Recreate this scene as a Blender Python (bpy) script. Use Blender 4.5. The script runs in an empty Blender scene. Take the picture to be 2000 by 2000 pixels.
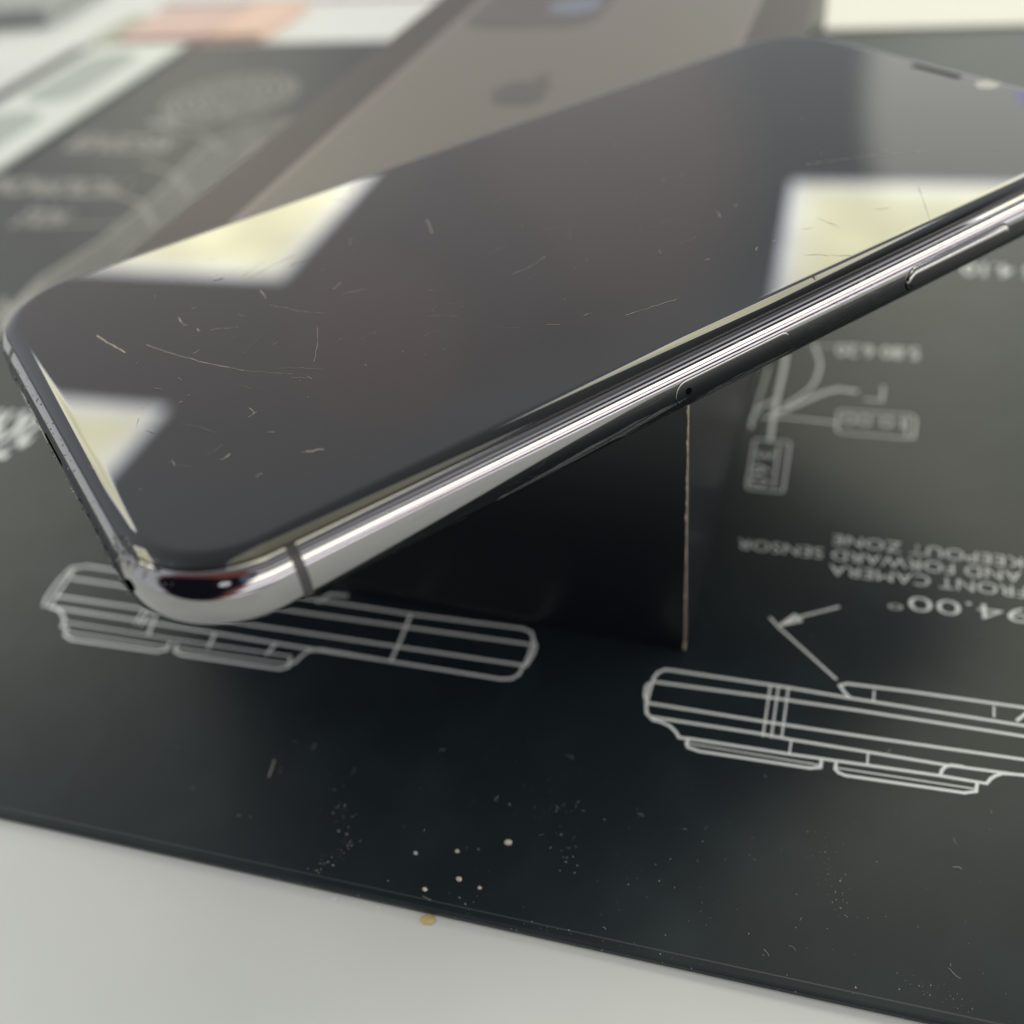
import bpy, bmesh, math, random
from mathutils import Vector, Matrix
random.seed(7)
S = 0.001                      # all dimensions below are written in millimetres

# ------------------------------------------------------------------ camera
CAM = Vector((12.8018, -96.3529, 111.7239))
RX = Vector((0.9585595, 0.2663212, -0.101177))
RY = Vector((0.101756, -0.6517689, -0.7515604))      # image down
RZ = Vector((-0.2661005, 0.71012, -0.651859))        # viewing direction
FPX = 1982.2566                                      # focal length in pixels of a 2000 px frame

scene = bpy.context.scene
cd = bpy.data.cameras.new('camera'); cam = bpy.data.objects.new('camera', cd)
scene.collection.objects.link(cam); scene.camera = cam
m = Matrix.Identity(4)
for i in range(3):
    m[i][0] = RX[i]; m[i][1] = -RY[i]; m[i][2] = -RZ[i]; m[i][3] = CAM[i] * S
cam.matrix_world = m
cd.sensor_fit = 'HORIZONTAL'; cd.sensor_width = 36.0; cd.lens = 36.0 * FPX / 2000.0
cd.clip_start = 0.005; cd.clip_end = 50.0
cd.dof.use_dof = True; cd.dof.focus_distance = 0.110; cd.dof.aperture_fstop = cd.lens / 2.9
cd.dof.aperture_blades = 0

# ------------------------------------------------------------------ view
scene.view_settings.view_transform = 'Standard'
scene.view_settings.look = 'None'
scene.view_settings.gamma = 1.0
scene.view_settings.use_curve_mapping = False
scene.view_settings.exposure = 0.0
scene.render.engine = 'CYCLES'
scene.render.resolution_x = 1024; scene.render.resolution_y = 1024
scene.cycles.max_bounces = 8
scene.cycles.caustics_reflective = True


# ------------------------------------------------------------------ world: the softly lit shop room around the desk
w = bpy.data.worlds.new('World'); scene.world = w; w.use_nodes = True
nt = w.node_tree; nt.nodes.clear()
N = nt.nodes.new; Lk = nt.links.new
out = N('ShaderNodeOutputWorld'); bg = N('ShaderNodeBackground'); Lk(bg.outputs[0], out.inputs[0])
tc = N('ShaderNodeTexCoord')
def wmix(fac, a, b):
    n = N('ShaderNodeMix'); n.data_type = 'RGBA'
    Lk(fac, n.inputs['Factor'])
    if isinstance(a, tuple): n.inputs['A'].default_value = (*a, 1)
    else: Lk(a, n.inputs['A'])
    n.inputs['B'].default_value = (*b, 1)
    return n.outputs['Result']
def blob(direction, c0, c1):
    d = N('ShaderNodeVectorMath'); d.operation = 'DOT_PRODUCT'
    Lk(tc.outputs['Generated'], d.inputs[0]); d.inputs[1].default_value = Vector(direction).normalized()
    r = N('ShaderNodeMapRange'); r.interpolation_type = 'SMOOTHSTEP'
    Lk(d.outputs['Value'], r.inputs['Value'])
    r.inputs['From Min'].default_value = c0; r.inputs['From Max'].default_value = c1
    return r.outputs['Result']
WORLD = [  # direction, cos outer, cos inner, radiance
    ((0.0, 0.1, 1.0), 0.62, 0.94, (0.42, 0.44, 0.45)),        # ceiling straight above, shaded
    ((-0.52, 0.80, 0.32), 0.93, 0.985, (0.75, 0.71, 0.70)),   # warm wall far left
    ((-0.24, 0.88, 0.40), 0.975, 0.997, (0.73, 0.70, 0.69)),  # warm patch ahead
    ((0.02, 0.93, 0.36), 0.975, 0.996, (0.54, 0.57, 0.58)),   # dark shelf ahead
    ((0.27, 0.92, 0.30), 0.965, 0.973, (1.38, 1.40, 1.30)),   # pale cupboard ahead, right
]
WORLD += [((-0.26, 0.86, 0.43), 0.990, 0.998, (0.60, 0.595, 0.60)), ((-0.20, 0.90, 0.39), 0.985, 1.0, (0.78, 0.71, 0.69)), ((-0.33, 0.82, 0.47), 0.993, 0.998, (0.70, 0.67, 0.665)), ((-0.40, 0.77, 0.50), 0.995, 0.999, (0.82, 0.72, 0.70)), ((0.160, 0.932, 0.318), 0.99972, 0.99995, (.9, .9, 2.6))]  # last entry: small violet spot added for a glint on the screen
col = (0.74, 0.765, 0.81)
for d, c0, c1, rad in WORLD:
    col = wmix(blob(d, c0, c1), col, rad)
# made-up bright and dark level bands behind the viewer, added to streak the steel rim
sz = N('ShaderNodeSeparateXYZ'); Lk(tc.outputs['Generated'], sz.inputs[0])
lv = N('ShaderNodeMapRange'); Lk(sz.outputs['Z'], lv.inputs['Value']); lv.inputs['From Min'].default_value = -.6; lv.inputs['From Max'].default_value = 1.
rp = N('ShaderNodeValToRGB'); Lk(lv.outputs[0], rp.inputs[0])
bands = [(-.6, (.14, .14, .15)), (-.33, (.20, .20, .21)), (-.31, (1.5, 1.4, 1.4)), (-.27, (1.9, 1.8, 1.8)), (-.255, (.06, .06, .07)), (-.21, (.08, .08, .09)), (-.195, (2.3, 2.3, 2.4)), (-.11, (2.6, 2.5, 2.6)), (-.10, (.07, .06, .06)), (-.05, (.10, .09, .10)),
         (-.04, (3.0, 2.65, 2.65)), (.03, (3.4, 3.1, 3.1)), (.04, (.25, .22, .24)), (.07, (.2, .18, .2)), (.08, (4.8, 4.8, 4.2)), (.19, (4.6, 4.6, 3.7)), (.20, (.06, .06, .07)), (.30, (.08, .08, .09)), (.31, (1.7, 1.65, 1.7)), (.38, (1.6, 1.55, 1.6)), (.39, (.07, .07, .08)), (.50, (.07, .07, .08)), (.52, (.8, .8, .8)), (.60, (.7, .7, .7)), (.62, (.12, .12, .13)), (.85, (.34, .35, .36))]
bands = [((z_ + .6) / 1.6, c_) for z_, c_ in bands]
e = rp.color_ramp.elements
e[0].position, e[0].color = bands[0][0], (*bands[0][1], 1); e[1].position, e[1].color = bands[-1][0], (*bands[-1][1], 1)
for p_, c_ in bands[1:-1]:
    q = e.new(p_); q.color = (*c_, 1)
def wmix2(fac, a, b):
    n = N('ShaderNodeMix'); n.data_type = 'RGBA'; Lk(fac, n.inputs['Factor']); Lk(a, n.inputs['A']); Lk(b, n.inputs['B']); return n.outputs['Result']
col = wmix2(blob((0.70, -0.70, 0.15), -0.10, 0.25), col, rp.outputs[0])
col = wmix(blob((-0.10, -0.95, 0.30), 0.74, 0.84), col, (0.26, 0.10, 0.09))     # the viewer's hands and sleeve
col = wmix(blob((-0.28, -0.96, 0.14), 0.82, 0.90), col, (0.012, 0.012, 0.02))
col = wmix(blob((0.22, -0.95, 0.24), 0.955, 0.975), col, (0.02, 0.015, 0.02))
col = wmix(blob((0.18, -0.96, 0.22), 0.994, 0.998), col, (1.2, 1.25, 1.25))  # small bright spot added as a glint in the corner's reflection
col = wmix(blob((0.50, -0.83, 0.28), 0.985, 0.995), col, (0.16, 0.22, 0.30))
Lk(col, bg.inputs['Color']); bg.inputs['Strength'].default_value = 1.0

# ------------------------------------------------------------------ ceiling light panels (600 mm grid panels; three mirrored in the screen, the rest added for lighting and edge streaks)
def lamp_panel(name, x0, x1, y0, y1, z, rad):
    ld = bpy.data.lights.new(name, 'AREA'); ld.shape = 'RECTANGLE'
    ld.size = (x1 - x0) * S; ld.size_y = (y1 - y0) * S
    ld.energy = rad * math.pi * ld.size * ld.size_y
    ld.use_nodes = True; t = ld.node_tree
    em = [n for n in t.nodes if n.type == 'EMISSION'][0]
    g = t.nodes.new('ShaderNodeNewGeometry'); sx = t.nodes.new('ShaderNodeSeparateXYZ')
    t.links.new(g.outputs['Parametric'], sx.inputs[0])
    def edge(o):
        a = t.nodes.new('ShaderNodeMath'); a.operation = 'SUBTRACT'; t.links.new(o, a.inputs[0]); a.inputs[1].default_value = .5
        b = t.nodes.new('ShaderNodeMath'); b.operation = 'ABSOLUTE'; t.links.new(a.outputs[0], b.inputs[0])
        return b.outputs[0]
    mx = t.nodes.new('ShaderNodeMath'); mx.operation = 'MAXIMUM'
    t.links.new(edge(sx.outputs['X']), mx.inputs[0]); t.links.new(edge(sx.outputs['Y']), mx.inputs[1])
    r = t.nodes.new('ShaderNodeValToRGB'); t.links.new(mx.outputs[0], r.inputs[0])
    el = r.color_ramp.elements
    el[0].position = .33; el[0].color = (0.98, 0.95, 0.61, 1)
    el[1].position = .50; el[1].color = (0.74, 0.80, 0.90, 1)
    q = el.new(.45); q.color = (1.0, 0.97, 0.77, 1)
    q = el.new(.48); q.color = (0.95, 0.98, 1.06, 1)
    q = el.new(.49); q.color = (0.80, 0.84, 0.86, 1)
    nz = t.nodes.new('ShaderNodeTexNoise'); nz.inputs['Scale'].default_value = 2.2; nz.inputs['Detail'].default_value = 1
    t.links.new(g.outputs['Parametric'], nz.inputs['Vector'])
    st_ = t.nodes.new('ShaderNodeMapRange'); t.links.new(nz.outputs['Fac'], st_.inputs['Value'])
    st_.inputs['From Min'].default_value = .3; st_.inputs['From Max'].default_value = .7
    st_.inputs['To Min'].default_value = .72; st_.inputs['To Max'].default_value = 1.12
    t.links.new(st_.outputs[0], em.inputs['Strength'])
    t.links.new(r.outputs[0], em.inputs['Color'])
    lo = bpy.data.objects.new(name, ld); scene.collection.objects.link(lo)
    lo.location = ((x0 + x1) / 2 * S, (y0 + y1) / 2 * S, z * S)
    return lo
for k, (a, b, c, d) in enumerate([(-2480, -1660, 2540, 3430), (-2480, -1660, 950, 1816), (-107, 720, 2500, 3340), (-107, 720, 930, 1800),
                                  (-107, 720, -640, 230),                                  (2260, 3090, 930, 1800), (-2480, -1660, -700, 160)]):
    lamp_panel('ceiling_panel_light', a, b, c, d, 1500, 5.3 if k != 4 else 1.8)

# ------------------------------------------------------------------ helpers
def px(u, v, z=0.0):
    """point (mm) where the sight line through pixel (u, v) of the 2000 px photograph meets the level z"""
    d = RX * ((u - 1000) / FPX) + RY * ((v - 1000) / FPX) + RZ
    return CAM + d * ((z - CAM.z) / d.z)

def mat(name, color, rough=.5, metal=0., spec=.5, coat=0., ior=1.5, bump=None, noise=None):
    mt = bpy.data.materials.new(name); mt.use_nodes = True
    t = mt.node_tree; b = t.nodes['Principled BSDF']
    b.inputs['Base Color'].default_value = (*color, 1)
    b.inputs['Roughness'].default_value = rough; b.inputs['Metallic'].default_value = metal
    b.inputs['Specular IOR Level'].default_value = spec; b.inputs['IOR'].default_value = ior
    b.inputs['Coat Weight'].default_value = coat; b.inputs['Coat Roughness'].default_value = .03
    tcn = t.nodes.new('ShaderNodeTexCoord')
    if noise:   # (scale, colour2, lo, hi)
        n = t.nodes.new('ShaderNodeTexNoise'); n.inputs['Scale'].default_value = noise[0]; n.inputs['Detail'].default_value = 6
        t.links.new(tcn.outputs['Object'], n.inputs['Vector'])
        r = t.nodes.new('ShaderNodeMapRange'); t.links.new(n.outputs['Fac'], r.inputs['Value'])
        r.inputs['From Min'].default_value = noise[2]; r.inputs['From Max'].default_value = noise[3]
        mx = t.nodes.new('ShaderNodeMix'); mx.data_type = 'RGBA'; t.links.new(r.outputs[0], mx.inputs['Factor'])
        mx.inputs['A'].default_value = (*color, 1); mx.inputs['B'].default_value = (*noise[1], 1)
        t.links.new(mx.outputs['Result'], b.inputs['Base Color'])
    if bump:    # (scale, distance mm, (stretch))
        mp = t.nodes.new('ShaderNodeMapping'); t.links.new(tcn.outputs['Object'], mp.inputs['Vector'])
        mp.inputs['Scale'].default_value = bump[2] if len(bump) > 2 else (1, 1, 1)
        n = t.nodes.new('ShaderNodeTexNoise'); n.inputs['Scale'].default_value = bump[0]; n.inputs['Detail'].default_value = 4
        t.links.new(mp.outputs[0], n.inputs['Vector'])
        bp = t.nodes.new('ShaderNodeBump'); bp.inputs['Distance'].default_value = bump[1] * S; bp.inputs['Strength'].default_value = 1
        t.links.new(n.outputs['Fac'], bp.inputs['Height']); t.links.new(bp.outputs[0], b.inputs['Normal'])
    return mt

def link(name, verts, faces, material, parent=None, smooth=False, origin=None):
    """ONE mesh object from millimetre coordinates"""
    me = bpy.data.meshes.new(name)
    o0 = Vector(origin) if origin else Vector((0, 0, 0))
    me.from_pydata([tuple((Vector(v) - o0) * S) for v in verts], [], faces)
    me.materials.append(material)
    if smooth: me.polygons.foreach_set('use_smooth', [True] * len(me.polygons))
    bm = bmesh.new(); bm.from_mesh(me); bmesh.ops.recalc_face_normals(bm, faces=bm.faces[:]); bm.to_mesh(me); bm.free()
    ob = bpy.data.objects.new(name, me); scene.collection.objects.link(ob)
    ob.location = o0 * S
    if parent: ob.parent = parent
    return ob

def empty(name, loc=(0, 0, 0), rz=0.):
    o = bpy.data.objects.new(name, None); scene.collection.objects.link(o)
    o.location = Vector(loc) * S; o.rotation_euler = (0, 0, rz); o.empty_display_size = .01
    return o

def tag(o, label=None, cat=None, group=None, kind=None):
    if label: o['label'] = label
    if cat: o['category'] = cat
    if group: o['group'] = group
    if kind: o['kind'] = kind
    return o

def box_geo(x0, x1, y0, y1, z0, z1, r=0.0, seg=4, bev=0.0):
    """rounded-rectangle slab; r corner radius in plan, bev rounding of the top and bottom edges"""
    rings = [(bev, z0), (bev * .3, z0 + bev * .3), (0, z0 + bev), (0, z1 - bev), (bev * .3, z1 - bev * .3), (bev, z1)] if bev else [(0, z0), (0, z1)]
    vs, fs = [], []
    n = 0
    for ins, z in rings:
        pts = rrect(x0 + ins, x1 - ins, y0 + ins, y1 - ins, max(r - ins, .0), seg)
        n = len(pts); vs += [(x, y, z) for x, y in pts]
    for k in range(len(rings) - 1):
        for i in range(n):
            j = (i + 1) % n
            fs.append((k * n + i, k * n + j, (k + 1) * n + j, (k + 1) * n + i))
    fs.append(tuple(range(n))[::-1]); fs.append(tuple((len(rings) - 1) * n + i for i in range(n)))
    return vs, fs

def rrect(x0, x1, y0, y1, r, seg=8):
    if r <= 0: return [(x1, y0), (x1, y1), (x0, y1), (x0, y0)]
    pts = []
    for cx, cy, a0 in ((x1 - r, y0 + r, -90), (x1 - r, y1 - r, 0), (x0 + r, y1 - r, 90), (x0 + r, y0 + r, 180)):
        for k in range(seg + 1):
            a = math.radians(a0 + 90 * k / seg); pts.append((cx + r * math.cos(a), cy + r * math.sin(a)))
    return pts

class Strokes:
    """thin printed lines lying on a level surface, gathered into one mesh"""
    def __init__(s, z): s.v = []; s.f = []; s.z = z
    def line(s, pts, w, closed=False):
        P = [Vector((p[0], p[1])) for p in pts]
        if closed: P.append(P[0])
        for a, b in zip(P[:-1], P[1:]):
            d = b - a
            if d.length < 1e-6: continue
            d.normalize(); n = Vector((-d.y, d.x)) * w / 2; e = d * w * .4
            s.z += 3e-4
            k = len(s.v)
            for q in (a - e - n, b + e - n, b + e + n, a - e + n): s.v.append((q.x, q.y, s.z))
            s.f.append((k, k + 1, k + 2, k + 3))
    def px(s, pts, w, off=(0, 0), sc=1.0, closed=False):
        s.line([px(off[0] + x / sc, off[1] + y / sc) for x, y in pts], w, closed)
    def circle(s, c, rx, w, n=40, a0=0, a1=360, ry=None):
        ry = ry or rx
        s.line([(c[0] + rx * math.cos(math.radians(a0 + (a1 - a0) * k / n)), c[1] + ry * math.sin(math.radians(a0 + (a1 - a0) * k / n))) for k in range(n + 1)], w)
    def build(s, name, m, parent): return link(name, s.v, s.f, m, parent)

def text_obj(name, string, start, end, height, z, m, parent, bold=0.0):
    """lettering running from start to end (mm points), letters upright to the left of that direction"""
    cu = bpy.data.curves.new(name, 'FONT'); cu.body = string; cu.size = 1.0; cu.resolution_u = 4; cu.offset = bold
    tmp = bpy.data.objects.new('tmp', cu); scene.collection.objects.link(tmp)
    bpy.context.view_layer.update()
    me = bpy.data.meshes.new_from_object(tmp.evaluated_get(bpy.context.evaluated_depsgraph_get()))
    bpy.data.objects.remove(tmp); bpy.data.curves.remove(cu)
    xs = [v.co.x for v in me.vertices]; ys = [v.co.y for v in me.vertices]
    x0, x1, y0, y1 = min(xs), max(xs), min(ys), max(ys)
    a = Vector((start[0], start[1])); b = Vector((end[0], end[1])); d = b - a; ln = d.length; d.normalize(); n = Vector((-d.y, d.x))
    for v in me.vertices:
        u = (v.co.x - x0) / (x1 - x0) * ln; t = (v.co.y - y0) / (y1 - y0) * height
        q = a + d * u + n * t
        v.co = Vector((q.x, q.y, z)) * S
    me.materials.clear(); me.materials.append(m); me.name = name
    ob = bpy.data.objects.new(name, me); scene.collection.objects.link(ob); ob.parent = parent
    return ob

# ------------------------------------------------------------------ materials
M_table = mat('white_table_top', (.78, .80, .82), .45, noise=(14, (.69, .71, .73), .42, .72))
M_mat = mat('black_coated_card', (.012, .019, .025), .36, spec=.28, noise=(90, (.018, .028, .036), .45, .75), bump=(900, .004))
M_matedge = mat('mat_edge', (.02, .027, .03), .4)
M_ink = mat('white_ink', (.92, .96, 1.0), .55)
M_faint = mat('faint_white_ink', (.34, .34, .33), .5)
M_boxblack = mat('black_laminated_card', (.006, .008, .012), .34, spec=.6, bump=(300, .006))
M_lid = mat('black_gloss_lid', (.062, .050, .048), .42, spec=.35)
M_paper = mat('bare_card_edge', (.75, .65, .52), .8, noise=(3000, (.22, .18, .14), .4, .75))
M_frontline = mat('lighter_card_line', (.03, .035, .036), .5)
M_printbody = mat('printed_taupe_back', (.180, .163, .148), .42, spec=.4)
M_printrim = mat('printed_steel_rim', (.20, .165, .16), .4, spec=.6)
M_printdark = mat('printed_dark', (.085, .072, .070), .40, spec=.6)
M_printlens = mat('printed_lens', (.10, .13, .20), .25, spec=.6)
M_glass = mat('black_screen_glass', (.0025, .0025, .003), .02, spec=.62, ior=1.56)
M_gasket = mat('black_gasket', (.006, .006, .006), .35)
M_steel = mat('polished_dark_steel', (.36, .355, .36), .03, metal=1., bump=(900, .0004, (1, .04, 1)))
M_steelworn = mat('worn_steel', (.30, .31, .32), .30, metal=1., bump=(1400, .03))
M_antenna = mat('antenna_plastic', (.045, .045, .048), .4)
M_dark = mat('dark_recess', (.004, .004, .004), .5, spec=0.)
M_scratch = mat('scratch', (.42, .40, .36), .55)
M_scratchdark = mat('scratch_dark', (.04, .04, .035), .6)
M_lens = mat('camera_lens', (.30, .30, .27), .25)
M_white = mat('white_box_card', (.88, .88, .82), .6)
M_strip = mat('pale_strip_plastic', (.74, .79, .78), .45, noise=(15, (.68, .73, .73), .4, .7))
M_oval = mat('grey_oval_recess', (.40, .45, .44), .5)
M_pink = mat('salmon_card', (.72, .52, .48), .55)
M_orange = mat('peach_card', (.84, .60, .50), .55)
M_green = mat('pale_green_paper', (.42, .45, .36), .6)
M_cream = mat('cream_card', (.68, .65, .58), .6)
M_lilac = mat('white_paper', (.78, .76, .80), .6)
M_greycloth = mat('grey_blue_card', (.30, .335, .34), .6, noise=(20, (.4, .42, .42), .4, .7))
M_crumb = mat('yellow_crumb', (.62, .48, .22), .7)
M_crumbw = mat('pale_crumb', (.62, .58, .52), .8)
M_dust = mat('pale_dust', (.60, .60, .58), .9)

# ------------------------------------------------------------------ the setting
vs, fs = box_geo(-1500, 330, -190, 1500, -30, -1.3)
tag(link('table_top', vs, fs, M_table), kind='structure')

# ------------------------------------------------------------------ black mat with the printed drawings
X0, X1, Y0, Y1 = -294.0, 210.0, -90.6, 281.5
# front edge fitted to the photograph's line
Y0 = (px(0, 1597).y + px(1863, 1997).y) / 2
mat_root = tag(empty('printed_mat', (0, 0, -1.3)), 'large black mat with white technical line drawings, under the box', 'mat')
Z = 1.3
vs, fs = box_geo(X0, X1, Y0, Y1, 0.0, Z, r=1.5, bev=.35)
link('mat_sheet', vs, fs, M_mat, mat_root, smooth=False)
lp = Strokes(Z + .012)
lp.line([(X0 + 1.5, Y0 + 1.15), (X1 - 1.5, Y0 + 1.15)], .14)
lp.build('edge_lip', mat('lip_line', (.05, .06, .065), .4), mat_root)
zt = 1.3 + .03

def on_mat():
    return Strokes(Z + .025)

O6 = (1200, 900); K6 = 2.415
d = on_mat(); W1 = .42
L = lambda pts, w=W1: d.px(pts, w, O6, K6)
L([(175, 1215), (152, 1190), (150, 1150), (168, 1080), (186, 1025), (205, 1000), (240, 985), (280, 990), (820, 1070), (1100, 1118), (1932, 1250), (2300, 1308)])
L([(165, 1050), (150, 1065), (143, 1105), (150, 1130)])
L([(190, 1043), (720, 1115), (1150, 1178), (1932, 1300), (2300, 1358)])
L([(160, 1143), (700, 1230), (1200, 1305), (1932, 1410), (2300, 1466)])
L([(170, 1208), (700, 1290), (830, 1315), (1200, 1375), (1560, 1435), (1932, 1485), (2300, 1536)])
L([(180, 1222), (220, 1232), (262, 1252), (290, 1280), (305, 1305), (345, 1312)])
L([(345, 1310), (830, 1385), (1190, 1436), (1535, 1486), (1755, 1523)])
L([(348, 1314), (340, 1335), (348, 1352), (400, 1370), (920, 1450), (972, 1447), (977, 1410)])
L([(350, 1334), (970, 1436)], .2)
L([(1045, 1428), (1042, 1455), (1058, 1472), (1090, 1485), (1650, 1567), (1706, 1560), (1710, 1525)])
L([(1050, 1449), (1705, 1549)], .2)
for a, b in (((735, 1068), (700, 1300)), ((773, 1073), (740, 1305)), ((820, 1078), (788, 1310)), ((835, 1318), (825, 1382)),
             ((1197, 1375), (1192, 1436)), ((1225, 1086), (1222, 1132)), ((1790, 1160), (1790, 1207))): L([a, b], .24)
L([(1535, 1487), (1545, 1460), (1560, 1444), (1590, 1436), (1640, 1443)])
L([(1755, 1523), (1775, 1500), (1795, 1487), (1830, 1476), (1932, 1483), (2300, 1536)])
L([(1112, 1118), (1090, 1098), (1062, 1060), (1100, 1052), (1400, 1090), (1932, 1165), (2300, 1215)])
L([(1900, 1225), (1932, 1200), (1960, 1180)])
L([(1633, 1100)], .2)
L([(735, 742), (780, 790), (1045, 1030)], .32)                      # leader of the angle
L([(785, 775), (870, 738), (1058, 690)], .34)                       # arrow
L([(785, 775), (850, 728), (880, 755), (785, 775)], .42)
d.build('printed_side_view', M_ink, mat_root)

d = on_mat(); O7 = (0, 1050); K7 = 1.756
L = lambda pts, w=W1: d.px(pts, w, O7, K7)
L([(150, 235), (160, 205), (200, 150), (245, 105), (300, 98), (430, 118), (1100, 216), (1400, 262), (1790, 312), (1822, 325), (1830, 350), (1812, 410), (1780, 470), (1755, 484), (1720, 486), (1340, 425), (1100, 384), (1060, 388), (1035, 405), (1010, 430), (990, 434)])
L([(245, 140), (1100, 266), (1812, 366)]); L([(190, 200), (1000, 320), (1790, 438)]); L([(175, 238), (600, 305), (1000, 372), (1340, 425)])
L([(165, 235), (205, 250), (222, 280), (212, 305), (230, 312)])
L([(222, 290), (600, 350), (1000, 408)], .26)
L([(230, 312), (222, 335), (245, 350), (540, 392), (572, 385), (582, 362)]); L([(235, 325), (570, 376)], .25)
L([(605, 368), (600, 390), (622, 402), (960, 452), (990, 443), (996, 415)]); L([(610, 380), (985, 434)], .25)
for a, b in (((498, 245), (465, 292)), ((518, 248), (485, 298)), ((540, 252), (508, 335)), ((738, 330), (715, 376)), ((948, 362), (915, 400)), ((1410, 262), (1375, 350)), ((1375, 350), (1340, 425)), ((250, 112), (172, 235))): L([a, b])
L([(1828, 350), (1838, 372), (1830, 400), (1805, 440)]); L([(1090, 222), (1130, 195), (1190, 200)], .45)
d.build('printed_side_view', M_ink, mat_root)

d = on_mat(); Ob = (1450, 600); Kb = 4.83
L = lambda pts, w=.35, cl=False: d.px(pts, w, Ob, Kb, cl)
L([(905, 985), (935, 975), (1600, 1018), (1635, 1060), (1620, 1225), (1590, 1240), (930, 1185), (890, 1160)], .35, True)
L([(1555, 1040), (1548, 1215)], .3)
L([(115, 1262), (150, 1248), (440, 1275), (445, 1300), (385, 1730), (360, 1745), (60, 1715), (40, 1690)], .35, True)
L([(345, 1300), (295, 1700)], .35)
L([(880, 1090), (400, 1040), (180, 1040)], .5); L([(410, 430), (395, 560), (330, 850), (300, 1000), (260, 1260)], .75)
L([(250, 560), (170, 820), (75, 1130)], .3); L([(300, 880), (140, 960), (95, 1060), (80, 1140)], .55)
L([(680, 360), (725, 480), (735, 560), (700, 680), (640, 770), (520, 860), (400, 930)], .55)
L([(280, 1010), (420, 960), (600, 880), (760, 810), (900, 775), (1070, 795)], .85)
L([(1330, 750), (1315, 885), (1160, 870)], .45); L([(640, 365), (880, 370)], .3)
d.build('printed_dimension_diagram', M_ink, mat_root)

# far left: a round plan view, curved flex outline, more dimension lines
d = on_mat()
c = px(450, 190)
for r in (4, 8, 12, 16, 20, 23): d.circle(c, r, 1.3)
for k in range(10):
    a = math.radians(36 * k + 8); d.line([(c.x + 8 * math.cos(a), c.y + 8 * math.sin(a)), (c.x + 20 * math.cos(a), c.y + 20 * math.sin(a))], 1.0)
for k in range(9):
    o = (k - 4) * 7.5
    d.px([(580 + o * .3, 248 + o * .5), (500 + o * .5, 262 + o * .6), (430 + o, 310 + o * .8), (330 + o, 410 + o * .8), (230 + o, 490 + o * .7), (110 + o, 560 + o * .5), (0, 640 + o * .5)], 1.0 if k not in (0, 8) else 1.5)
for q in ((330, 250, 440, 300), (280, 320, 370, 380), (230, 380, 300, 440)):
    d.px([(q[0], q[1]), ((q[0] + q[2]) / 2 + 12, (q[1] + q[3]) / 2 - 12), (q[2], q[3])], 1.2)
d.px([(60, 440), (240, 438)], .9)
d.build('printed_plan_view', M_faint, mat_root)

def T(s, a, b, h, bold=-.012, m=None): text_obj('printed_text', s, px(*a), px(*b), h, Z + .025, m or M_ink, mat_root, bold)
T('94.00°', (2012, 1190), (1735, 1160), 3.0, -.010)
T('FRONT CAMERA', (2003, 1147), (1621, 1102), 2.25, -.010)
T('AND FORWARD SENSOR', (1994, 1117), (1443, 1052), 2.25, -.010)
T('KEEPOUT ZONE', (1996, 1090), (1628, 1044), 2.25, -.010)
T('10.00', (1765, 817), (1648, 808), 3.2); T('3.60', (1478, 878), (1462, 948), 3.0)
T('5.80 6.20', (1795, 680), (1634, 672), 4.2, .01)
T('24.35 4.10', (2130, 528), (1880, 512), 5.5, .01)
T('RECEIVER', (355, 268), (160, 262), 13, .02, M_faint); T('MICROPHONE 2', (262, 352), (-30, 345), 12, .02, M_faint); T('HOLE', (150, 410), (60, 408), 11, .02, M_faint)
T('OPEN', (360, 235), (300, 235), 5)
T('2X R 11.28', (110, 805), (-120, 795), 12, .03); T('TYP', (60, 842), (-40, 835), 9, .03)
T('MAX', (90, 585), (-30, 580), 9, .0, M_faint)

# ------------------------------------------------------------------ black phone box standing on the mat
bx = tag(empty('phone_box', (0, 0, 0), math.radians(-2.5)), 'black lidded box under the phone, a phone back printed on its top', 'box')
H = 46.0; BW = 90.0; BL = 182.0
vs, fs = box_geo(-BW, 0, 0, BL, 0.02, H - .02, r=.35, seg=3, bev=.25)
link('box_body', vs, fs, M_boxblack, bx)
link('lid_face', *box_geo(-BW + .5, -.5, .5, BL - .5, H - .02, H, r=.3), M_lid, bx)
# bare, rubbed corner of the card
vs, fs = [], []
n = 70
for k in range(n + 1):
    z = .3 + (H - 1.2) * k / n
    a = .10 + .07 * random.random(); b = .10 + .07 * random.random()
    if random.random() < .12: a += .12
    if z < 2.2: a += .18 * random.random()
    vs += [(-a, -.012, z), (.012 - .0, -.012, z), (.012, b, z)]
for k in range(n):
    i = 3 * k; fs += [(i, i + 1, i + 4, i + 3), (i + 1, i + 2, i + 5, i + 4)]
link('worn_edge', vs, fs, M_paper, bx)
link('front_line', *box_geo(-34.2, -33.9, -.03, .01, 18, H - 1), M_frontline, bx)  # thin upright line, slightly lighter than the box front
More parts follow.
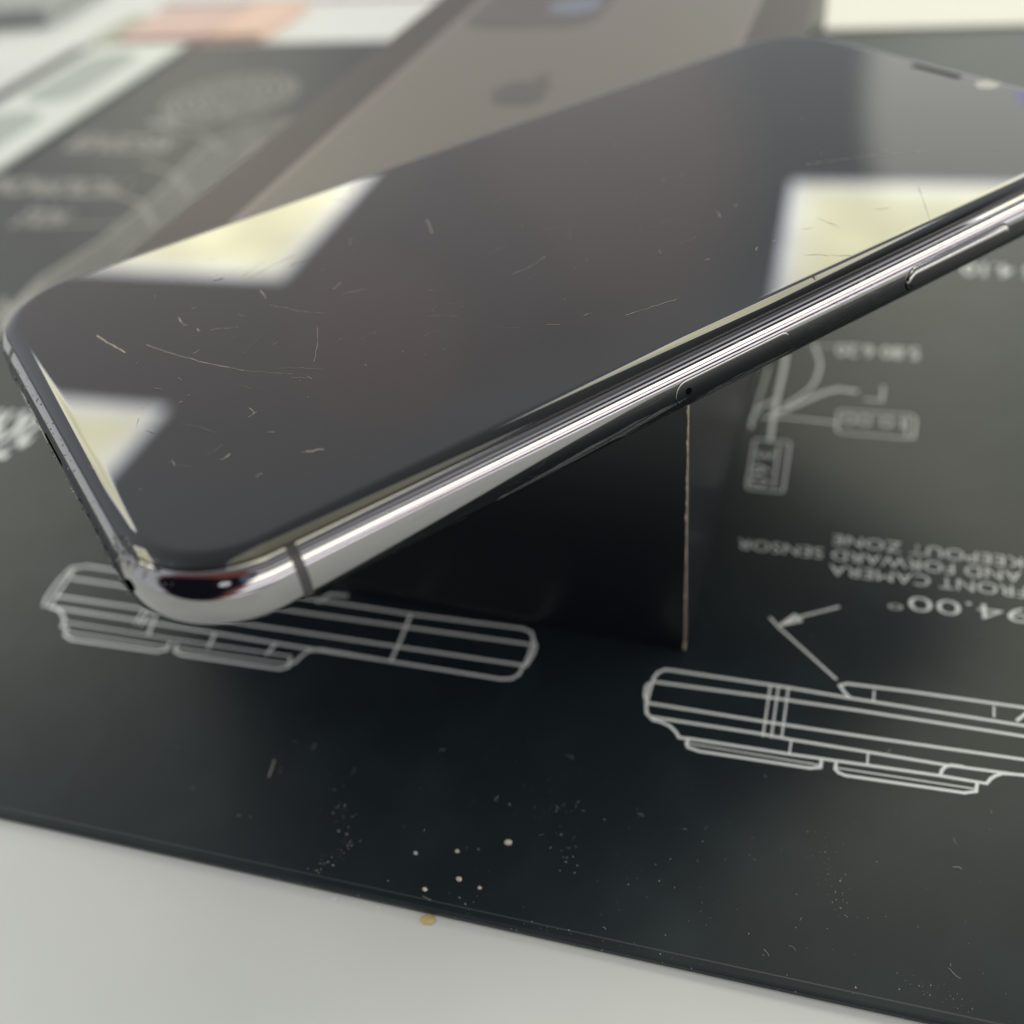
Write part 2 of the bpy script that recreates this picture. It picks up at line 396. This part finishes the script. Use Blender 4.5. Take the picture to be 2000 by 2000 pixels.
# printed phone back on the lid
PX0, PX1, PY0, PY1 = -79.0, -11.5, 14.0, 165.0
link('printed_rim', *box_geo(PX0, PX1, PY0, PY1, H, H + .03, r=11, seg=10), M_printrim, bx)
link('printed_back', *box_geo(PX0 + 1.6, PX1 - 1.0, PY0 + 1.6, PY1 - 1.6, H + .03, H + .06, r=9.5, seg=10), M_printbody, bx)
cb = link('printed_camera_square', *box_geo(PX0 + 2.5, PX0 + 34, PY1 - 36, PY1 - 4, H + .06, H + .09, r=8, seg=8), M_printdark, bx)
for (lx, ly, r) in ((PX0 + 12.5, PY1 - 27, 6.2), (PX0 + 12.5, PY1 - 12.5, 6.2), (PX0 + 26, PY1 - 20, 6.2)):
    v = [(lx + r * math.cos(2 * math.pi * k / 32), ly + r * math.sin(2 * math.pi * k / 32), H + .12) for k in range(32)]
    link('printed_lens', v, [tuple(range(32))], M_printlens if lx > PX0 + 20 else M_printdark, cb)
# round fruit-like emblem with a bite and a leaf
def emblem(cx, cy, s, z):
    pts = []
    for k in range(64):
        a = 2 * math.pi * k / 64; r = 1.0 - .10 * math.cos(2 * a) * (1 if math.sin(a) < 0 else .6)
        x = r * math.cos(a) * .95; y = r * math.sin(a)
        y -= .16 * math.exp(-(x / .28) ** 2) * (1 if y > 0 else -.7)
        bx_, by_ = 1.12, .12
        dd = math.hypot(x - bx_, y - by_)
        if dd < .48: x = bx_ - (.48 ** 2 - min(.48, abs(y - by_)) ** 2) ** .5
        pts.append((cx + s * x, cy + s * y, z))
    n0 = len(pts); fs = [tuple(range(n0))]
    leaf = []
    for k in range(12):
        t = k / 11; leaf.append((cx + s * (.02 + .42 * t - .16 * math.sin(math.pi * t)), cy + s * (1.02 + .48 * t + .14 * math.sin(math.pi * t)), z))
    for k in range(1, 11):
        t = 1 - k / 11; leaf.append((cx + s * (.02 + .42 * t + .16 * math.sin(math.pi * t)), cy + s * (1.02 + .48 * t - .14 * math.sin(math.pi * t)), z))
    fs.append(tuple(range(n0, n0 + len(leaf))))
    return pts + leaf, fs
v, f_ = emblem(-48.5, 90, 6.6, H + .09)
link('printed_emblem', v, f_, M_printdark, bx)

# ------------------------------------------------------------------ the phone
PW, PL, PT, PR = 70.9, 143.6, 7.7, 12.0
ph = tag(empty('smartphone', (-91.1426, -4.2468, 46.0 + .13), math.radians(-41)), 'black smartphone with a scratched dark screen and polished steel rim, lying askew on the box', 'phone')
def ring(ins, z, seg=22):
    return [(x, y, z) for x, y in rrect(ins, PW - ins, ins, PL - ins, PR - ins, seg)]
def loft(profile, cap0=False, cap1=False):
    vs, fs = [], []; n = 0
    for ins, z in profile:
        r_ = ring(ins, z); n = len(r_); vs += r_
    for k in range(len(profile) - 1):
        for i in range(n):
            j = (i + 1) % n; fs.append((k * n + i, k * n + j, (k + 1) * n + j, (k + 1) * n + i))
    if cap0: fs.append(tuple(range(n))[::-1])
    if cap1: fs.append(tuple((len(profile) - 1) * n + i for i in range(n)))
    return vs, fs
T0 = PT     # top plane of the glass
# flat glass then the 2.5D shoulder
gp = []
for k in range(0, 13):
    t = k / 12; gp.append((1.42 + 2.0 * (1 - t), T0 - .62 * (t ** 2.3)))
gp = [(6, T0), (3.7, T0)] + gp
glass = link('screen_glass', *loft(gp, cap0=True), M_glass, ph, smooth=True)
link('gasket', *loft([(1.42, T0 - .60), (1.40, T0 - .72), (1.25, T0 - .84)]), M_gasket, ph, smooth=True)
zc = T0 - 3.88; hh = 3.02
ZE = 3.05          # widest level of the rim's section
def fins(z):   # how far the rim's rounded side draws in at height z
    up = z > ZE; t = min(abs(z - ZE) / ((zc + hh - ZE) if up else (ZE - zc + hh)), 1.0)
    return (2.15 if up else .95) * (1 - (1 - .92 * t ** 2.0) ** .5) - .12
fp = []
for k in range(-14, 15):
    t = k / 14; fp.append((fins(zc - hh * t), zc - hh * t))
fp = [(1.6, T0 - .80)] + fp + [(.7, .80)]
frame = link('steel_frame', *loft(fp), M_steel, ph, smooth=True)
bpf = [(.66, .78), (1.1, .40), (2.0, .15), (2.7, .03), (3.6, 0)]
link('back_glass', *loft(bpf, cap1=True), M_glass, ph, smooth=True)

def side_patch(name, y0, y1, z0, z1, r, lift, dome, material, parent, rim=.3, ny=90, nz=16):
    """pill-shaped piece following the curved side of the frame"""
    vs, fs = [], []; zm = (z0 + z1) / 2; hz = (z1 - z0) / 2
    for i in range(ny + 1):
        a = i / ny; y = y0 + (y1 - y0) * (.5 - .5 * math.cos(math.pi * a))
        e_ = min(y - y0, y1 - y, r) if r > 0 else 0
        h = hz - r + math.sqrt(max(r * r - (r - e_) ** 2, 0)) + 1e-3
        for k in range(nz + 1):
            q = -math.cos(math.pi * k / nz); z = zm + h * q
            # distance to the outline
            if e_ < r:
                cy_ = y0 + r if y < (y0 + y1) / 2 else y1 - r
                dz = max(abs(z - zm) - (hz - r), 0); dd = r - math.hypot(y - cy_, dz)
            else: dd = hz - abs(z - zm)
            t = max(0., min(1., dd / rim)); up = dome * math.sqrt(1 - (1 - t) ** 2)
            vs.append((PW - fins(z) + lift + up, y, z))
    for i in range(ny):
        for k in range(nz):
            a = i * (nz + 1) + k; fs.append((a, a + 1, a + nz + 2, a + nz + 1))
    return link(name, vs, fs, material, parent, smooth=True)

# SIM tray with its pin hole, and the side button
side_patch('tray_gap', 56.69, 73.31, 1.74, 4.76, 1.5, .008, 0, M_dark, frame)
sim = side_patch('card_tray', 56.75, 73.25, 1.8, 4.7, 1.45, .012, .03, M_steel, ph, rim=.12)
hv = [(PW + .20, 58.5 + .40 * math.cos(2 * math.pi * k / 24), 3.25 + .40 * math.sin(2 * math.pi * k / 24)) for k in range(24)]
link('pin_hole', hv, [tuple(range(24))], M_dark, sim)
side_patch('button_gap', 91.72, 110.28, 1.87, 4.83, 1.47, .008, 0, M_dark, frame)
side_patch('side_button', 91.85, 110.15, 2.0, 4.7, 1.35, .01, .42, M_steel, ph, rim=.5)
# antenna bands: strips that follow the frame section
def band_right(y, w=1.0, x=PW, sgn=1):
    vs, fs = [], []
    zs = [p[1] for p in fp[1:-1]]
    for z in zs:
        xx = (PW - fins(z) + .012) if sgn > 0 else (fins(z) - .012)
        vs += [(xx, y - w / 2, z), (xx, y + w / 2, z)]
    for k in range(len(zs) - 1): fs.append((2 * k, 2 * k + 1, 2 * k + 3, 2 * k + 2))
    return link('antenna_band', vs, fs, M_antenna, frame, smooth=True)
band_right(13.6); band_right(130, sgn=1); band_right(13.6, sgn=-1); band_right(130, sgn=-1)
vs, fs = [], []
zs = [p[1] for p in fp[1:-1]]
for z in zs: vs += [(14, fins(z) - .012, z), (15.3, fins(z) - .012, z)]
for k in range(len(zs) - 1): fs.append((2 * k, 2 * k + 1, 2 * k + 3, 2 * k + 2))
link('antenna_band', vs, fs, M_antenna, frame, smooth=True)
# speaker holes and charging port on the short end
hole = []
for k in range(6):
    for sx in (1,): hole.append((46.5 + 3.0 * k, 1))
for k in range(3): hole.append((17.5 + 3.0 * k, 1))
for hx, _ in hole:
    v = [(hx + .75 * math.cos(2 * math.pi * q / 18), -.02, zc + .75 * math.sin(2 * math.pi * q / 18)) for q in range(18)]
    link('speaker_hole', v, [tuple(range(18))], M_dark, frame)
v = [(x, -.02, z) for x, z in rrect(31.5, 39.5, zc - .9, zc + .9, .85, 8)]
link('charging_port', v, [tuple(range(len(v)))], M_dark, frame)
# earpiece, front camera
v = [(x, y, T0 + .012) for x, y in rrect(PW / 2 - 4.6, PW / 2 + 4.6, PL - 4.9, PL - 3.7, .6, 6)]
link('earpiece_slot', v, [tuple(range(len(v)))], M_dark, ph)
v = [(PW / 2 + 9.3 + 1.7 * math.cos(2 * math.pi * q / 28), PL - 4.4 + 1.7 * math.sin(2 * math.pi * q / 28), T0 + .012) for q in range(28)]
link('front_camera', v, [tuple(range(28))], M_lens, ph)

# scratches in the glass: hair-thin marks placed on the screen plane
PHR = Matrix.Rotation(math.radians(41), 3, 'Z'); PO = Vector((-91.1426, -4.2468, 46.13))
def scr(pts, w, zz=T0 + .006):
    out_ = []
    for (u, v_) in pts:
        P = PHR @ (px(u, v_, 46.13 + T0) - PO); out_.append((P.x, P.y))
    return out_
light, dark = Strokes(T0 + .004), Strokes(T0 + .004)
def jag(pts, w, st, amp=1.2):
    q = []
    for a, b in zip(pts[:-1], pts[1:]):
        n_ = max(2, int(math.hypot(b[0] - a[0], b[1] - a[1]) / 9))
        for k in range(n_): q.append((a[0] + (b[0] - a[0]) * k / n_ + random.uniform(-amp, amp), a[1] + (b[1] - a[1]) * k / n_ + random.uniform(-amp, amp)))
    q.append(pts[-1]); q = scr(q, w)
    for a, b in zip(q[:-1], q[1:]): st.line([a, b], w * random.uniform(.35, 1.1))
C3 = lambda *p: [(x / 2.415, 500 + y / 2.415) for x, y in p]
jag(C3((460, 378), (510, 408), (590, 455)), .16, light)
jag(C3((690, 420), (830, 465), (960, 502), (1150, 540)), .07, light, .8)
jag(C3((1150, 540), (1250, 548), (1380, 556)), .03, light, .6)
jag(C3((845, 295), (865, 325), (885, 328)), .10, light)
jag(C3((930, 345), (942, 355)), .10, light)
jag(C3((1230, 165), (1255, 200)), .12, light)
jag(C3((1270, 232), (1380, 255), (1480, 268), (1540, 272)), .05, light)
jag(C3((990, 350), (1125, 335)), .04, light)
jag(C3((1425, 930), (1525, 912)), .12, light, 2)
jag(C3((1170, 765), (1210, 735)), .08, light); jag(C3((1045, 960), (1085, 935)), .10, light)
jag(C3((1210, 1045), (1235, 1025)), .08, light); jag(C3((815, 960), (825, 990)), .06, light)
jag(C3((1500, 340), (1495, 430), (1480, 500)), .035, light); jag(C3((1570, 160), (1610, 125)), .06, light)
jag(C3((845, 690), (860, 686)), .08, light); jag(C3((915, 465), (940, 445)), .05, light)
jag(C3((1020, 112), (1045, 100)), .12, dark, 1.5); jag(C3((640, 810), (655, 765)), .05, dark); jag(C3((690, 825), (735, 840)), .10, dark)
C1 = lambda *p: [(x / 1.932, y / 1.932) for x, y in p]
jag(C1((910, 1042), (1000, 985)), .05, dark); jag(C1((940, 1048), (1020, 1005), (1110, 962)), .06, dark); jag(C1((1095, 1000), (1180, 970)), .09, dark)
jag(C1((800, 1055), (845, 1048)), .14, dark, 1.5); jag(C1((1330, 700), (1325, 750)), .05, dark); jag(C1((1240, 745), (1320, 762)), .05, dark)
jag(C1((1610, 830), (1630, 880)), .10, light); jag(C1((1320, 930), (1325, 900)), .06, light); jag(C1((1290, 1110), (1380, 1092)), .05, light)
C2 = lambda *p: [(1000 + x / 1.932, y / 1.932) for x, y in p]
jag(C2((0, 1035), (60, 1015), (125, 970)), .06, light, .8); jag(C2((430, 1190), (620, 1130)), .05, light, .8)
jag(C2((1110, 620), (1240, 605), (1390, 585), (1560, 572)), .07, light, .6)
jag(C2((770, 795), (785, 820)), .07, light); jag(C2((1155, 825), (1235, 858)), .06, dark); jag(C2((1095, 865), (1135, 858)), .05, dark)
jag(C2((1370, 790), (1420, 785)), .08, dark); jag(C2((1100, 962), (1280, 965)), .05, dark); jag(C2((1535, 710), (1580, 840)), .05, light)
jag(C2((780, 450), (830, 435)), .06, light); jag(C2((920, 945), (925, 935)), .1, light); jag(C2((270, 1192), (300, 1183)), .05, light)
jag(C2((130, 1228), (180, 1226)), .06, light); jag(C2((730, 982), (745, 980)), .08, light); jag(C2((1135, 1045), (1150, 1050)), .14, dark)
jag(C2((980, 912), (992, 908)), .07, light); jag(C3((1180, 720), (1198, 742)), .06, light); jag(C2((1700, 582), (1760, 585)), .05, light); jag(C2((1810, 560), (1850, 570)), .05, light)
rnd = random.Random(3)
for _ in range(70):
    u = rnd.uniform(150, 1800); lo = 560 - (u - 150) * .33; hi = 1010 - (u - 300) * .44
    if lo + 20 > hi - 40: continue
    v_ = rnd.uniform(lo + 30, hi - 60); a = rnd.uniform(0, 6.28); l = rnd.choice((2, 3, 4, 8, 14))
    jag([(u, v_), (u + l * math.cos(a), v_ + l * .5 * math.sin(a))], rnd.uniform(.025, .06), light, .5)
for _ in range(34):       # long fine hairlines
    u = rnd.uniform(180, 1750); lo = 560 - (u - 150) * .33; hi = 1010 - (u - 300) * .44
    if lo + 40 > hi - 70: continue
    v_ = rnd.uniform(lo + 40, hi - 70); a = rnd.gauss(-.3, .5); l = rnd.uniform(20, 90); bw = rnd.uniform(-5, 5)
    jag([(u, v_), (u + l * .5 * math.cos(a), v_ + l * .25 * math.sin(a) + bw), (u + l * math.cos(a), v_ + l * .5 * math.sin(a))], rnd.uniform(.008, .016), light, .3)
light.build('surface_scratches', M_scratch, glass); dark.build('surface_scratches', M_scratchdark, glass)
for o in glass.children: o['kind'] = 'stuff'
# fine hairline scratches along the polished rim
rs = random.Random(21); vs, fs = [], []
for _ in range(130):
    y0_ = rs.uniform(20, 125) if rs.random() < .4 else rs.gauss(80, 9); z0_ = rs.uniform(1.4, 5.9); dy = rs.uniform(.8, 6) * rs.choice((1, 1, -1)); dz = rs.uniform(-.8, .8); bow = rs.uniform(-.5, .5); w_ = rs.uniform(.006, .018)
    k0 = len(vs); n_ = 10
    for i in range(n_ + 1):
        t = i / n_; y = y0_ + dy * t; z = min(6.3, max(1.0, z0_ + dz * t + bow * math.sin(math.pi * t))); ww = w_ * math.sin(math.pi * min(max(t, .08), .92))
        for q in (-1, 1): vs.append((PW - fins(z + q * ww) + .006, y, z + q * ww))
    for i in range(n_): fs.append((k0 + 2 * i, k0 + 2 * i + 1, k0 + 2 * i + 3, k0 + 2 * i + 2))
link('surface_scratches', vs, fs, M_steelworn, frame)['kind'] = 'stuff'
# chips round the knocked corner and along the short end
def chips(n, fn, size, material, parent, name, seed):
    rr = random.Random(seed); vs, fs = [], []
    for _ in range(n):
        p = Vector(fn(rr)); s_ = size * rr.uniform(.4, 1.3); k = len(vs)
        pts = [p + Vector((rr.uniform(-1, 1), rr.uniform(-1, 1), rr.uniform(-1, 1))).normalized() * s_ * rr.uniform(.5, 1) for _ in range(6)]
        vs += [tuple(q) for q in pts]
        for t in ((0, 1, 2), (0, 2, 3), (0, 3, 4), (0, 4, 1), (5, 2, 1), (5, 3, 2), (5, 4, 3), (5, 1, 4)): fs.append(tuple(k + i for i in t))
    return link(name, vs, fs, material, parent)
def corner_pt(rr):
    a = math.radians(rr.gauss(-76, 15)); z = T0 - .86 - abs(rr.gauss(0, .55)); ins = fins(z)
    if rr.random() < .25: z = T0 - .55 + rr.uniform(-.1, .2); ins = rr.uniform(1.5, 2.3)
    r = PR - ins
    return (PW - PR + r * math.cos(a), PR + r * math.sin(a), z)
def end_pt(rr):
    z = rr.choice((rr.uniform(5.6, 6.8), rr.uniform(1.2, 4.4), rr.uniform(1.2, 3.4))); return (rr.uniform(14, 62), fins(z), z)
chips(120, corner_pt, .24, M_scratch, frame, 'chipped_edge', 5)['kind'] = 'stuff'
chips(90, corner_pt, .22, M_dark, frame, 'chipped_edge', 9)['kind'] = 'stuff'
chips(240, end_pt, .15, M_steelworn, frame, 'chipped_edge', 6)['kind'] = 'stuff'

# ------------------------------------------------------------------ things beyond and on the mat
# pale strip with oval recesses along the mat's left edge
sa, sb = -280.0, -238.0
st = tag(empty('oval_strip', (0, 0, 0)), 'long pale plastic strip with grey ovals, flat on the left edge of the mat', 'strip')
link('strip_body', *box_geo(sa, sb, 60, 279, .03, 1.6, r=3, bev=.3), M_strip, st)
for c0, c1 in ((112, 150), (160, 205), (214, 268)):
    link('oval_recess', *box_geo(-274, -250, c0, c1, 1.6, 1.68, r=10.9, seg=10), M_oval, st)

def flat_thing(name, label, cat, x0, x1, y0, y1, h, m, rz=0., r=2, z0=-1.29):
    cx, cy = (x0 + x1) / 2, (y0 + y1) / 2
    vs, fs = box_geo(x0 - cx, x1 - cx, y0 - cy, y1 - cy, 0, h, r=r, bev=min(.4, h * .2))
    o = link(name, vs, fs, m); o.location = Vector((cx, cy, z0)) * S; o.rotation_euler.z = rz
    return tag(o, label, cat)
b0 = px(230, 88, -1.3); b1 = px(400, 85, -1.3); b2 = px(512, 82, -1.3)
flat_thing('salmon_card', 'blurred salmon pink card on the table behind the mat, left', 'card', b0.x, b1.x, 287, 330, 3, M_pink)
flat_thing('peach_card', 'blurred peach orange card on the table, right of the salmon pink one', 'card', b1.x + 1, b2.x, 288, 333, 3, M_orange)
b3 = px(135, 95, -1.3); b4 = px(228, 90, -1.3)
flat_thing('green_paper', 'pale green paper slip left of the salmon pink card', 'paper', b3.x + 6, b4.x - 1, 287, 325, 1, M_green)
flat_thing('white_sheet', 'bright white paper sheet at the top edge, behind the coloured cards', 'paper', b3.x + 10, b2.x + 200, 342, 520, 1.5, M_lilac)
g = px(60, 40, -1.3)
flat_thing('grey_packet', 'grey blue packet in the blurred top left corner', 'packet', g.x - 160, g.x + 10, g.y - 20, g.y + 150, 8, M_greycloth, .1)
wl = px(1612, 57, -1.3)
flat_thing('white_carton', 'bright white carton behind the mat, top right', 'carton', wl.x - 6, wl.x + 260, 279.8, 420, .8, M_white, r=1, z0=.02)

# crumbs on the table in front of the mat
def crumb(u, v_, r, m, label, flat=.5, z=-1.3, seed=0, name='crumb'):
    r *= .8
    rr = random.Random(seed); bm = bmesh.new(); bmesh.ops.create_icosphere(bm, subdivisions=2, radius=r * S)
    ax_ = [Vector((rr.uniform(-1, 1), rr.uniform(-1, 1), rr.uniform(-1, 1))).normalized() for _ in range(5)]
    for q in bm.verts:
        n_ = q.co.normalized(); k = 1 + rr.uniform(-.25, .25) - .35 * max([max(0, n_.dot(a_) - .55) for a_ in ax_]); q.co.x *= k * 1.3; q.co.y *= k; q.co.z *= flat * k
    me = bpy.data.meshes.new(name); bm.to_mesh(me); bm.free(); me.materials.append(m)
    o = bpy.data.objects.new(name, me); scene.collection.objects.link(o)
    P = px(u, v_, z); o.location = (P.x * S, P.y * S, (z + r * flat * .8) * S)
    return tag(o, label, 'crumb', 'crumbs scattered round the front edge of the mat')
crumb(835, 1797, .85, M_crumb, 'yellow crumb on the white table, largest of the crumbs', .35, seed=1)
crumb(993, 1647, .42, M_crumbw, 'cream crumb on the black mat, biggest one lying on the mat', .8, 0, 2)
crumb(897, 1718, .34, M_crumbw, 'cream crumb on the mat, just above the yellow crumb to its right', .8, 0, 3)
crumb(830, 1738, .30, M_crumbw, 'pale crumb on the mat near the edge, directly above the yellow crumb', .7, 0, 4)
crumb(893, 1663, .28, M_dust, 'dull grey crumb on the mat above the cream crumb near the edge', .7, 0, 5)
crumb(812, 1667, .26, M_dust, 'dull grey crumb left of the other crumbs on the mat', .7, 0, 6)
crumb(937, 1735, .25, M_crumbw, 'small pale crumb rightmost in the cluster near the mat edge', .7, 0, 7)
crumb(655, 1755, .36, M_lilac, 'white crumb on the table at left, against the mat edge', .5, -1.3, 8)
crumb(741, 1772, .30, M_lilac, 'white crumb on the table between yellow crumb and the left one', .5, -1.3, 9)
# fine dust, uncountable
rr = random.Random(11); vs, fs = [], []
def speck(P, r):
    k = len(vs); a = rr.uniform(0, 6.28)
    e = [Vector((math.cos(a + 2.09 * i), math.sin(a + 2.09 * i), 0)) * r for i in range(3)]
    for q in e: vs.append(tuple(P + q))
    vs.append(tuple(P + Vector((0, 0, r * 1.2))))
    for t in ((0, 1, 3), (1, 2, 3), (2, 0, 3), (2, 1, 0)): fs.append(tuple(k + i for i in t))
for cx, cy, sx, sy, tilt, n in ((672, 1608, 16, 44, .2, 34), (650, 1675, 34, 22, -.5, 30), (1092, 1578, 22, 9, 0, 14), (1106, 1655, 12, 42, .1, 22), (905, 1762, 22, 14, .4, 12), (1620, 1700, 22, 90, .35, 46), (1850, 1948, 55, 20, .3, 34),
                                (1130, 1830, 110, 14, .2, 24), (1000, 1640, 520, 160, .1, 70), (600, 1540, 400, 130, .1, 34), (1500, 1780, 420, 150, .2, 60), (1300, 1420, 520, 200, 0, 26)):
    for _ in range(n):
        a, b = rr.gauss(0, sx * .7), rr.uniform(-1, 1) * sy; u, v_ = cx + a + b * tilt, cy + b + a * tilt; P = px(u, v_, .0)
        if P.y < Y0 + .5: continue
        speck(P + Vector((0, 0, .01)), .034 + .07 * rr.random() ** 3 + (.05 if rr.random() < .05 else 0))
def fibre(u, v_, l, w_):
    P = px(u, v_, .0); a = rr.uniform(0, 6.28); k = len(vs); n_ = 9
    if P.y < Y0 + .8: return
    for i in range(n_):
        q = P + Vector((math.cos(a), math.sin(a), 0)) * l / n_ * 0; P = P + Vector((math.cos(a), math.sin(a), 0)) * (l / n_); a += rr.uniform(-.5, .5)
        nn = Vector((-math.sin(a), math.cos(a), 0)) * w_; h_ = .03 + .08 * math.sin(math.pi * i / (n_ - 1))
        vs.append(tuple(P + nn + Vector((0, 0, h_)))); vs.append(tuple(P - nn + Vector((0, 0, h_ + .012))))
    for i in range(n_ - 1): fs.append((k + 2 * i, k + 2 * i + 1, k + 2 * i + 3, k + 2 * i + 2))
for _ in range(34): fibre(rr.uniform(300, 1950), rr.uniform(1380, 1900), rr.uniform(.4, 1.8), rr.uniform(.008, .016))
fibre(1130, 1842, 1.6, .03); fibre(540, 1480, 3.2, .05); fibre(1880, 1700, 1.2, .02)
for _ in range(200):      # along the rim of the mat
    x = rr.uniform(px(300, 1650).x, px(2000, 2000).x + 20)
    speck(Vector((x, Y0 + rr.uniform(-.5, .5) , -.25)), .02 + .06 * rr.random() ** 2)
tag(link('dust', vs, fs, M_dust), 'fine pale dust specks scattered over the black mat', 'dust', kind='stuff')
